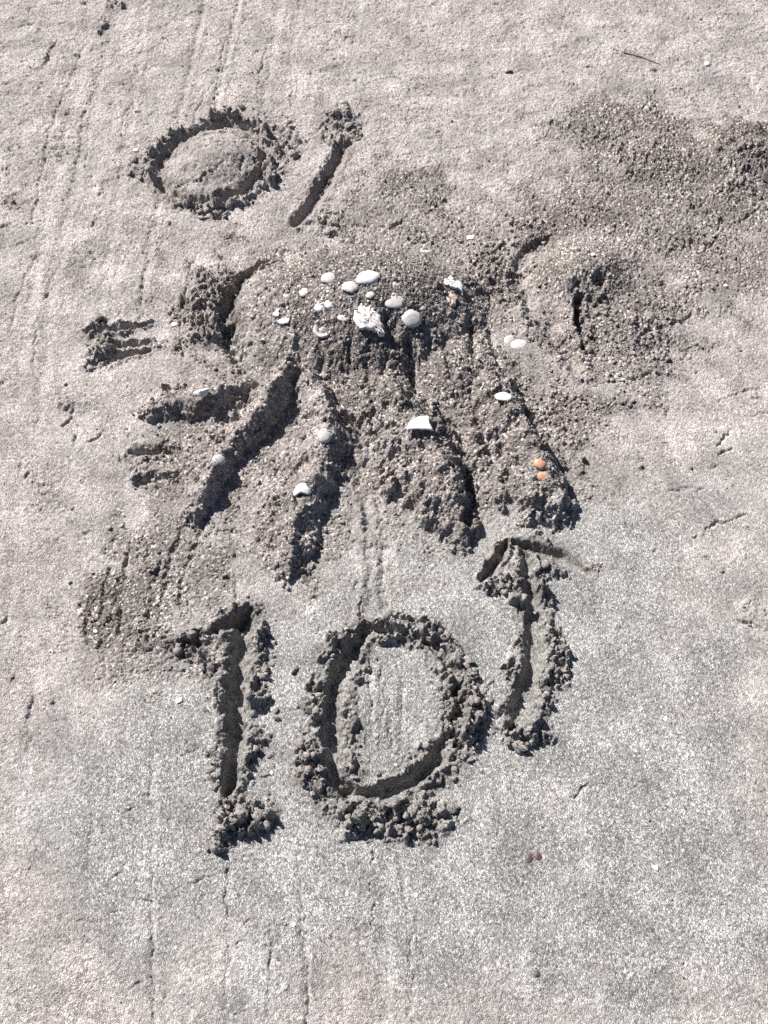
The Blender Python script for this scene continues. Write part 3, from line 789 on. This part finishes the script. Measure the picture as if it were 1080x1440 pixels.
BIG = {
 'one': [(265,893,11),(288,898,10),(250,905,9),(312,922,9),(297,921,8),(372,940,9),(378,975,7),(372,1020,9),(362,1040,8),(382,1060,7),(345,1140,12),(367,1146,15),(330,1150,10),(312,1165,10),(303,1190,10),(325,1185,8),(300,965,8),(290,1000,7),(300,1050,8),(312,945,9),(305,985,7),(302,1020,8),(308,1085,8),(302,1105,7),(370,1090,8),(376,1115,8),(352,1120,9),(365,905,7),(385,935,6),(388,1000,6),(415,941,7),(385,1075,6),(318,1130,9),(380,1130,7)],
 'zero': [(455,1085,11),(443,1105,12),(470,1127,13),(500,1150,14),(525,1158,12),(550,1150,14),(575,1140,12),(602,1115,12),(632,1140,14),(617,1095,10),(652,1060,10),(662,1020,10),(657,935,11),(642,925,9),(607,897,10),(668,950,8),(625,1035,10),(505,955,8),(495,985,8),(492,1020,8),(490,1060,7),(520,872,9),(503,872,9),(545,868,8),(430,1030,9),(425,1060,9),(415,1100,9),(440,990,8),(520,1182,8),(540,1175,9),(470,1155,9),(580,1165,8),(572,873,8),(515,935,7),(482,1135,9),(560,1170,8),(605,1145,9),(640,1080,9),(665,985,8),(672,1040,7),(648,1105,7),(590,1130,9),(455,955,7),(445,1020,8),(432,1085,9),(590,880,8),(625,905,8),(660,1070,8),(535,1135,9),(512,1132,8),(618,1015,8),(617,965,7),(590,1090,8),(560,1110,7)],
 'sup': [(690,828,8),(705,822,8),(722,812,8),(728,800,6),(782,900,8),(788,930,8),(775,955,8),(780,985,7),(760,1000,9),(745,1030,8),(700,1000,7),(690,985,6),(728,1049,11),(715,1040,7),(790,800,7),(775,790,7),(800,810,7),(695,1020,7),(768,1015,8),(790,910,6),(772,930,6),(728,870,6),(727,920,7),(718,950,6),(712,975,7),(685,1000,7),(785,950,7)],
 'ring': [(228,205,8),(240,195,8),(262,185,9),(285,170,8),(305,160,8),(330,155,8),(345,165,7),(215,225,7),(190,225,9),(185,245,7),(200,240,7),(362,180,8),(375,195,7),(395,180,6),(405,165,6),(400,190,6),(385,240,6),(395,235,7),(360,262,6),(345,270,6),(292,305,8),(303,296,8),(320,302,6),(222,250,7),(350,200,6),(410,205,6),(250,200,6),(272,178,7),(318,150,6),(208,212,6),(388,212,6),(402,225,6),(372,172,6),(355,152,6),(340,150,6)],
 'slash': [(458,160,6),(470,165,7),(482,172,7),(495,185,7),(475,185,7),(488,198,7),(505,195,5),(465,200,5),(440,240,5),(430,262,5),(420,280,5),(462,300,6),(470,312,7),(480,320,5),(448,305,5),(450,170,5),(500,172,5)],
 'equals': [(128,468,5),(140,471,5),(160,473,6),(150,480,5),(130,495,5),(140,499,6),(126,508,5),(135,510,5),(150,494,5),(175,468,4),(122,485,4),(120,518,5)],
}
for key, par in (('one', one), ('zero', zero), ('sup', sup), ('ring', ring), ('slash', slash), ('equals', equals)):
    for (u, v, r) in BIG[key]: clod(par, u, v, r * 0.88)
for (u, v, r) in [(435, 795, 11), (660, 700, 8), (690, 720, 8), (650, 740, 7), (670, 690, 7), (440, 770, 7), (402, 775, 7), (640, 690, 6), (480, 735, 7), (300, 420, 7), (285, 440, 7), (310, 400, 7), (295, 465, 7), (320, 455, 6), (275, 470, 6), (305, 490, 6)]:
    clod(octo, u, v, r * 0.8, CLODS_DRY)
for (u, v, r) in [(840, 398, 9), (815, 432, 8), (800, 420, 7), (830, 470, 6), (870, 440, 7), (925, 455, 7), (790, 330, 7), (735, 335, 8), (720, 345, 7), (712, 395, 6), (700, 405, 6), (715, 420, 6)]:
    clod(mnd, u, v, r * 0.8, CLODS_DRY)
for par, lst in ((one, [(415, 941, 7), (367, 1146, 12), (390, 1010, 6), (292, 1192, 7), (297, 940, 7)]), (zero, [(632, 1140, 13), (660, 930, 9), (432, 1000, 7), (425, 1085, 8), (575, 1168, 8), (500, 1175, 9), (672, 1005, 7)]),
                 (sup, [(729, 1050, 11), (768, 1000, 8), (788, 915, 7), (690, 826, 8), (795, 945, 6)]), (ring, [(188, 226, 8), (184, 245, 7), (203, 238, 6), (198, 252, 5), (305, 304, 9), (410, 180, 6)]), (slash, [(462, 158, 6), (492, 178, 7), (470, 313, 7), (508, 190, 5)])):
    for (u, v, r) in lst: clod(par, u, v, r * 0.9, sink=0.22)
print('clods', NCLOD[0])

# ------------------------------------------------------------------ small crumbs: too many to pick apart, joined per thing
def scatter(name, n_try, region, density, rmin, rmax, base, mat, parent=None, sink=0.1, seed=1, flat=0.8, power=2.0):
    """region: (x0,x1,y0,y1); density: f(x,y)->0..1"""
    g = np.random.default_rng(seed)
    x = g.uniform(region[0], region[1], n_try); y = g.uniform(region[2], region[3], n_try)
    keep = g.random(n_try) < density(x, y)
    x, y = x[keep], y[keep]
    if len(x) == 0: return None
    z = sample(Hh, x, y)
    n = len(x)
    r = rmin + (rmax - rmin) * g.random(n) ** power
    co, f = base
    nv = len(co)
    pts = co[None] * (1 + 0.3 * g.normal(size=(n, nv, 1)).clip(-1.2, 1.2))
    sc_ = np.stack((g.uniform(.7, 1.3, n), g.uniform(.7, 1.2, n), g.uniform(.6, 1.0, n) * flat), -1)
    pts = pts * sc_[:, None, :] * r[:, None, None]
    a = g.uniform(0, 6.283, n); ca, sa = np.cos(a), np.sin(a)
    px_ = pts[:, :, 0] * ca[:, None] - pts[:, :, 1] * sa[:, None]
    py_ = pts[:, :, 0] * sa[:, None] + pts[:, :, 1] * ca[:, None]
    P3 = np.stack((px_ + x[:, None], py_ + y[:, None], pts[:, :, 2] + (z + r * sink)[:, None]), -1)
    F = (f[None] + (np.arange(n) * nv)[:, None, None]).reshape(-1, f.shape[1])
    me = mesh_from(name, P3.reshape(-1, 3), F, mat)
    o = link(name, me, parent)
    o['kind'] = 'stuff'
    return o

def box_of(u0, v0, u1, v1):
    a = [P(u0, v0), P(u1, v0), P(u0, v1), P(u1, v1)]
    return (min(p[0] for p in a), max(p[0] for p in a), min(p[1] for p in a), max(p[1] for p in a))
def dens_crumb(gain=1.0, lo=0.004, hi=0.010, groove_ok=False):
    def f(x, y):
        return gain * np.clip((sample(CR, x, y) - lo) / (hi - lo), 0, 1)
    return f
boxes = {'one': (235, 840, 402, 1215), 'zero': (404, 845, 690, 1205), 'sup': (660, 745, 850, 1070), 'ring': (165, 135, 425, 325), 'slash': (426, 145, 525, 340), 'equals': (100, 440, 225, 530)}
for (key, par, n) in (('one', one, 1100), ('zero', zero, 1800), ('sup', sup, 800), ('ring', ring, 1600), ('slash', slash, 800), ('equals', equals, 400)):
    o = scatter('crumbs', n, box_of(*boxes[key]), dens_crumb(0.9, 0.003, 0.009), 0.0016, 0.0085, ICO1, M_CLOD, par, seed=len(key) * 7 + n, power=3.2)
scatter('crumbs', 9000, box_of(200, 330, 860, 820), dens_crumb(0.8, 0.002, 0.008), 0.0016, 0.0050, ICO1, M_CRUMB, octo, seed=31)
scatter('crumbs', 4000, box_of(690, 290, 1000, 580), dens_crumb(0.7, 0.002, 0.008), 0.0016, 0.0050, ICO1, M_CRUMB, mnd, seed=32)

OCTA = (np.array([(1, 0, 0), (-1, 0, 0), (0, 1, 0), (0, -1, 0), (0, 0, 1), (0, 0, -1)], dtype=float),
        np.array([(0, 2, 4), (2, 1, 4), (1, 3, 4), (3, 0, 4), (2, 0, 5), (1, 2, 5), (3, 1, 5), (0, 3, 5)]))
ALL = (-0.95, 0.95, YB - 0.02, YT + 0.03)
dc = lambda x, y: np.clip(sample(CO, x, y) - 0.15, 0, 1)
o = scatter('coarse_grains', 64000, ALL, dc, 0.0008, 0.0021, OCTA, M_DRYCRUMB, None, seed=41)
tag(o, 'loose coarse sand grains strewn over the crumbly heaps', 'sand grains')
o = scatter('shell_grit', 15000, ALL, lambda x, y: 0.04 + 0.6 * dc(x, y), 0.0008, 0.0021, OCTA, M_GRIT, None, seed=42, flat=0.5)
tag(o, 'tiny pale shell grit sprinkled over the sand', 'shell grit')
o = scatter('sand_crumbs', 5000, ALL, lambda x, y: 0.05 + 0.8 * np.clip(sample(CR, x, y) / 0.006, 0, 1) * (sample(LAB, x, y) == 0), 0.0012, 0.0045, ICO1, M_CRUMB, None, seed=43, power=3)
tag(o, 'small sand crumbs scattered between the drawings', 'sand crumbs')

# ------------------------------------------------------------------ shells and stones
def shell_mesh(name, mat, seed=0, elong=1.25, depth=0.42, ribs=26, ribamp=0.03, rings=3, thick=0.07, break_=0.0):
    g = np.random.default_rng(seed)
    na, nr = 36, 9
    th = np.linspace(0, 2 * math.pi, na, endpoint=False)
    out = 1 + 0.05 * np.sin(2 * th + g.uniform(0, 6)) + 0.03 * np.sin(5 * th + g.uniform(0, 6)) + break_ * g.normal(size=na)
    out *= 1 - 0.10 * np.clip(np.cos(th - 1.5708), 0, 1) ** 6 * -1
    V = []; F = []
    for s, zo in ((1.0, 0.0), (1.0 - thick, -thick)):
        for k in range(1, nr + 1):
            rho = k / nr
            z = depth * (1 - rho ** 2.3) ** 0.8 if rho < 1 else 0.0
            sh = 0.42 * (1 - rho) ** 1.2
            rr = rho * out * s
            rib = 1 + ribamp * np.cos(ribs * th) * rho + 0.02 * math.sin(rho * rings * 6.28)
            for a in range(na):
                V.append((rr[a] * elong * math.cos(th[a]) * rib[a], rr[a] * math.sin(th[a]) * rib[a] + sh, (z + zo) * (1 + 0.5 * (rib[a] - 1))))
        V.append((0, 0.42, depth * 1.02 + zo))
    off = nr * na + 1
    tris = []
    for b, flip in ((0, False), (off, True)):
        apex = b + nr * na
        for a in range(na):
            n = (a + 1) % na
            t = (apex, b + a, b + n); tris.append(t[::-1] if flip else t)
            for k in range(nr - 1):
                q0, q1, q2, q3 = b + k * na + a, b + (k + 1) * na + a, b + (k + 1) * na + n, b + k * na + n
                for t in ((q0, q1, q2), (q0, q2, q3)): tris.append(t[::-1] if flip else t)
    for a in range(na):
        n = (a + 1) % na
        o1, o2 = (nr - 1) * na + a, (nr - 1) * na + n
        tris += [(o1, off + o1, off + o2), (o1, off + o2, o2)]
    return mesh_from(name, np.array(V), np.array(tris), mat, smooth=True)

def plate_mesh(name, outline, mat, thick=0.10, bulge=0.25, seed=0, rough=0.03):
    """curved broken shell plate from an outline (unit-ish coordinates)"""
    o = np.array(outline, dtype=float); c = o.mean(0); n = len(o); g = np.random.default_rng(seed)
    # refine the outline
    fine = []
    for i in range(n):
        a, b = o[i], o[(i + 1) % n]
        for t in (0, .25, .5, .75): fine.append(a * (1 - t) + b * t + g.normal(size=2) * rough * (t > 0))
    o = np.array(fine); n = len(o)
    V = []; rings = 6
    R = np.abs(o - c).max()
    for zo in (0, -thick):
        for k in range(1, rings + 1):
            rho = k / rings
            for p in o:
                q = c + (p - c) * rho
                V.append((q[0], q[1], bulge * (1 - ((q - c) ** 2).sum() / R ** 2) + zo + g.normal() * rough * 0.35))
        V.append((c[0], c[1], bulge + zo))
    off = rings * n + 1; tris = []
    for b, flip in ((0, False), (off, True)):
        apex = b + rings * n
        for a in range(n):
            m = (a + 1) % n
            t = (apex, b + a, b + m); tris.append(t[::-1] if flip else t)
            for k in range(rings - 1):
                q0, q1, q2, q3 = b + k * n + a, b + (k + 1) * n + a, b + (k + 1) * n + m, b + k * n + m
                for t in ((q0, q1, q2), (q0, q2, q3)): tris.append(t[::-1] if flip else t)
    for a in range(n):
        m = (a + 1) % n
        o1, o2 = (rings - 1) * n + a, (rings - 1) * n + m
        tris += [(o1, off + o1, off + o2), (o1, off + o2, o2)]
    return mesh_from(name, np.array(V), np.array(tris), mat)

def rest_on(o, u, v, size_px, rz=0.0, tilt=(0, 0), sink=0.0, stretch=(1, 1, 1), lean=0.4):
    """stand a thing of unit half-size on the sand"""
    x, y, z = hit(u, v)
    s = size_px / 2 * px(u, v)
    n = normal_at(x, y)
    n = Vector((n.x * lean, n.y * lean, n.z)).normalized()
    q = Vector((0, 0, 1)).rotation_difference(n).to_matrix().to_4x4()
    M = Matrix.Translation((x, y, z - sink * s)) @ q @ Matrix.Rotation(rz, 4, 'Z') @ Matrix.Rotation(tilt[0], 4, 'X') @ Matrix.Rotation(tilt[1], 4, 'Y') @ Matrix.Diagonal((s * stretch[0], s * stretch[1], s * stretch[2], 1))
    o.matrix_world = M
    return o

GS = 'shells on the octopus'
def shell(u, v, w, label, rz=0.0, elong=1.3, mat=None, depth=0.42, tilt=(0, 0), sink=0.14, group=GS, seed=None, ribs=15, ribamp=0.035, up=False, break_=0.0, name='clam_shell', cat='shell'):
    seed = seed if seed is not None else int(u * 7 + v)
    o = link(name, shell_mesh(name, mat or M_SHELL, seed, elong, depth, ribs, ribamp, break_=break_))
    t = (tilt[0] + (math.pi if up else 0), tilt[1])
    rest_on(o, u, v, w * 1.1 / elong ** 0.75, rz, t, sink - (depth * 0.75 if up else 0), lean=0.25)
    return tag(o, label, cat, group)

shell(463, 391, 20, 'greyish oval clam shell at the back left of the octopus head', rz=0.3, mat=M_SHELLG)
shell(517, 390, 27, 'largest smooth white oval shell at the back of the octopus head', rz=0.35, elong=1.45, mat=M_BRIGHT)
shell(492, 403, 19, 'white shell with a broken lower edge between the two rear oval shells', rz=-0.2, break_=0.06)
shell(428, 411, 13, 'small pale shell left of the cluster on the octopus head', rz=0.8, elong=1.1)
shell(403, 416, 9, 'tiny pale shell chip leftmost on the top of the octopus head', rz=0.1, elong=1.1)
shell(449, 432, 13, 'left one of two small round white shells side by side', rz=0.2, elong=1.1, mat=M_BRIGHT)
shell(463, 427, 13, 'right one of two small round white shells side by side', rz=1.2, elong=1.1, mat=M_BRIGHT)
shell(482, 447, 14, 'small narrow white shell just left of the pitted oyster piece', rz=-0.25, elong=1.6)
shell(521, 415, 11, 'small white shell just above the pitted oyster piece', rz=0.9, elong=1.1)
shell(553, 401, 14, 'small white oval shell above the ringed oval shell', rz=0.1, elong=1.5)
shell(554, 423, 26, 'ringed grey-white oval shell lying right of the oyster piece', rz=-0.1, elong=1.35, mat=M_SHELLG, depth=0.3, ribamp=0.0)
shell(579, 451, 25, 'domed bluish-white shell on the front edge of the octopus head', rz=0.35, elong=1.2, mat=M_SHELLG, tilt=(0.2, 0), sink=-0.22, depth=0.34)
shell(594, 432, 11, 'small pale shell just behind the domed bluish-white shell', rz=0.6, elong=1.2)
shell(371, 478, 7, 'tiny white shell chip low on the left flank of the octopus head', rz=0.6, elong=1.2)
shell(596, 352, 15, 'thin white shell lying flat behind the octopus head', rz=-0.05, elong=2.0, depth=0.25)
shell(716, 478, 17, 'smaller of two shells side by side right of the octopus head', rz=0.9, elong=1.5, mat=M_SHELLG)
shell(729, 485, 23, 'larger of two shells side by side right of the octopus head', rz=0.35, elong=1.45)
shell(308, 646, 16, 'small round grey shell midway along the curved left arm', rz=0.2, elong=1.1, mat=M_SHELLG, depth=0.6)
shell(457, 612, 21, 'upright oval grey-white shell on the upper third arm', rz=1.45, elong=1.35, mat=M_SHELLG, depth=0.55)
shell(708, 558, 20, 'white shell half buried at the top of the right arm', rz=-0.1, elong=1.6, mat=M_BRIGHT, sink=0.1)
shell(760, 651, 17, 'upper one of two small orange shells on the right arm', rz=1.4, elong=1.15, mat=M_ORANGE, depth=0.5)
shell(765, 670, 18, 'lower one of two small orange shells on the right arm', rz=-0.5, elong=1.35, mat=M_ORANGE, depth=0.4, tilt=(0.3, 0.2), sink=0.2, break_=0.05)

# ring-like half buried limpet
def limpet(u, v, w, label):
    na = 30; V = []; tris = []
    prof = [(1.0, -0.15), (0.98, 0.12), (0.86, 0.2), (0.68, 0.12), (0.5, 0.02), (0.34, 0.08), (0.24, 0.16), (0.0, 0.2)]
    g = np.random.default_rng(4)
    for (r, z) in prof:
        for a in range(na):
            t = a / na * 6.283
            V.append((r * math.cos(t) * (1 + 0.04 * math.sin(3 * t)), r * 0.85 * math.sin(t), z + g.normal() * 0.02))
    for k in range(len(prof) - 1):
        for a in range(na):
            n = (a + 1) % na
            q0, q1, q2, q3 = k * na + a, k * na + n, (k + 1) * na + n, (k + 1) * na + a
            tris += [(q0, q1, q2), (q0, q2, q3)]
    o = link('limpet_shell', mesh_from('limpet_shell', np.array(V), np.array(tris), M_ROUGH))
    rest_on(o, u, v, w, 0.2, sink=0.02)
    tag(o, label, 'shell', GS)
limpet(454, 464, 27, 'half buried ring-shaped shell on the front left of the octopus head')

def lump(name, u, v, w, label, mat, cat, seed, stretch=(1, 1, .7), rz=0, sink=0.15, amp=(0.5, 0.4), group=None, base=None):
    o = link(name, lump_mesh(name, seed, base or ICO3, mat, amp, 1.0))
    rest_on(o, u, v, w, rz, (0, 0), sink, stretch)
    return tag(o, label, cat, group)

# pitted oyster piece: plate with rough knobbly surface
def rough_plate(name, outline, u, v, label, mat, thick, bulge, seed, rz=0, cat='shell', group=GS, rough=0.10, size=40, tilt=(0, 0), sink=-0.1):
    o = link(name, plate_mesh(name, outline, mat, thick, bulge, seed, rough))
    rest_on(o, u, v, size, rz, tilt, sink)
    return tag(o, label, cat, group)
rough_plate('oyster_shell', [(-.85, 1.0), (-.5, 1.15), (.1, .95), (.35, .6), (.75, .1), (.95, -.6), (1.0, -1.0), (.6, -1.15), (.3, -.9), (-.3, -.75), (-.8, -.55), (-.95, .2)], 519, 449, 'large pitted pinkish-white oyster piece in the middle of the octopus head', M_ROUGH, 0.3, 0.25, 5, rough=0.09, size=42)
rough_plate('shell_fragment', [(-1, -.2), (-.7, .25), (-.3, .2), (0, .8), (.15, .25), (.6, .45), (.9, .0), (1.0, -.8), (.7, -.4), (.2, -.45), (-.3, -.3)], 634, 400, 'jagged bleached shell fragment on the right of the octopus head', M_BRIGHT, 0.25, 0.15, 6, rough=0.06, size=36)
rough_plate('shell_fragment', [(-.7, .9), (.3, .8), (.8, .2), (.6, -.8), (0, -1.1), (-.3, -.4), (-.6, .2)], 633, 421, 'tan shell fragment just below the jagged bleached one', M_TAN, 0.3, 0.25, 7, rough=0.07, size=26)
rough_plate('shell_fragment', [(-.9, -.3), (-.5, .2), (.2, 1.0), (.45, .85), (0, .1), (.3, -.1), (.1, -.6), (-.5, -.5)], 391, 441, 'upper piece of a broken forked shell on the octopus\'s left cheek', M_BRIGHT, 0.25, 0.2, 8, rough=0.05, size=17)
rough_plate('shell_fragment', [(-1, -.1), (-.3, .2), (.1, -.05), (.6, .6), (1, .3), (.7, -.5), (0, -.7), (-.5, -.5)], 399, 451, 'lower piece of a broken forked shell on the octopus\'s left cheek', M_BRIGHT, 0.25, 0.2, 9, rough=0.05, size=20)
rough_plate('shell_fragment', [(-1.0, -.42), (-.72, .15), (-.1, .5), (.72, .62), (.68, .2), (.72, -.1), (1.0, -.62), (-.1, -.55)], 590, 598, 'bright white broken shell wedge beneath the octopus head', M_BRIGHT, 0.12, 0.3, 10, rough=0.012, size=37, sink=-0.15)
rough_plate('shell_fragment', [(-.9, -.6), (-.7, .1), (-.2, .75), (.5, .7), (.95, -.1), (.85, -.55), (.1, -.35)], 424, 691, 'angular white shell lump low on the third arm', M_BRIGHT, 0.3, 0.5, 11, rough=0.04, size=27)
lump('coral_lump', 288, 556, 27, 'rough whitish coral lump on the short left arm', M_ROUGH, 'coral', 12, (1, .65, .7), rz=0.25, group=GS, sink=-0.5)
rough_plate('shell_fragment', [(-.8, -.6), (-.8, .6), (.8, .7), (.8, -.5)], 661, 335, 'small square white chip behind the octopus head on the right', M_BRIGHT, 0.5, 0.1, 13, rough=0.04, size=12)

GL = 'stray shell bits on the open sand'
BITS = [(993, 91, 13, 'white shell chip in the upper right corner area of smooth sand'), (922, 1221, 11, 'bright white chip alone in the lower right sand'), (936, 1011, 9, 'small white chip right of the raised digit one'),
        (245, 457, 12, 'small white chip between the finger scratches and the octopus'), (413, 1300, 8, 'tiny white chip on the sand below the zero'), (192, 212, 9, 'tiny white chip left of the dug ring'),
        (134, 888, 8, 'tiny white chip in the coarse patch left of the big digit one'), (371, 787, 8, 'tiny white chip left of the third arm tip'), (320, 1371, 7, 'tiny white chip near the bottom edge on a drag line'),
        (382, 1087, 8, 'tiny white chip between the big digit one and the zero'), (834, 358, 8, 'tiny white chip on top of the low trampled mound'), (1020, 402, 8, 'tiny white chip right of the trampled mound'), (252, 985, 12, 'pale flat chip at the foot of the coarse left patch')]
for i, (u, v, w, t) in enumerate(BITS):
    g = np.random.default_rng(900 + i); n = 6
    out = [(math.cos(a) * g.uniform(.7, 1.1), math.sin(a) * g.uniform(.5, .9)) for a in np.sort(g.uniform(0, .5, n) + np.arange(n) * 6.283 / n)]
    rough_plate('shell_chip', out, u, v, t, M_BRIGHT, 0.35, 0.25, 950 + i, rz=g.uniform(0, 6), group=GL, rough=0.03, size=w, cat='shell chip')
shell(745, 1207, 13, 'left half of a dark purple shell pair below the zero', rz=1.2, elong=1.4, mat=M_PURPLE, group=GL)
shell(757, 1204, 13, 'right half of a dark purple shell pair below the zero', rz=1.9, elong=1.4, mat=M_PURPLE, group=GL)
lump('pebble', 755, 1372, 17, 'dark grey pebble on the sand near the bottom edge', M_DARK, 'pebble', 61, (.75, 1, .5), amp=(.25, .1))
lump('pebble', 1076, 250, 24, 'dark stone at the right edge beside the coarse heap', M_DARK, 'pebble', 62, (.7, 1, .6), amp=(.3, .1))
lump('pebble', 717, 101, 18, 'small dark flake standing on the smooth upper sand', M_DARK, 'pebble', 63, (1, .4, .5), rz=0.3, amp=(.3, .1))
lump('pebble', 866, 417, 15, 'flat grey-brown pebble right of the trampled mound', M_STONE, 'pebble', 64, (1, .6, .45), amp=(.25, .1))

# twig
def twig(label, pts, r):
    V = []; F = []; n = 6
    pw = []
    for (u, v) in pts:
        x, y, z = hit(u, v); pw.append(Vector((x, y, z + r * 0.5)))
    for k, p in enumerate(pw):
        d = (pw[min(k + 1, len(pw) - 1)] - pw[max(k - 1, 0)]).normalized()
        a = d.cross(Vector((0, 0, 1))).normalized(); b = a.cross(d)
        rr = r * (1 - 0.55 * abs(k / (len(pw) - 1) - 0.5)) * random.uniform(.85, 1.15)
        for j in range(n):
            t = j / n * 6.283; V.append((p + a * math.cos(t) * rr + b * math.sin(t) * rr)[:])
    for k in range(len(pw) - 1):
        for j in range(n):
            m = (j + 1) % n; F.append((k * n + j, k * n + m, (k + 1) * n + m, (k + 1) * n + j))
    F.append((0, 1, 2, 3)); F.append((0, 3, 4, 5))
    e = (len(pw) - 1) * n; F.append((e + 3, e + 2, e + 1, e)); F.append((e + 5, e + 4, e + 3, e))
    o = link('twig', mesh_from('twig', np.array(V), np.array(F), M_TWIG))
    tag(o, label, 'twig')
twig('thin dark twig lying on the smooth upper right sand', [(862, 70), (880, 76), (897, 80), (912, 85), (928, 91)], 0.0017)
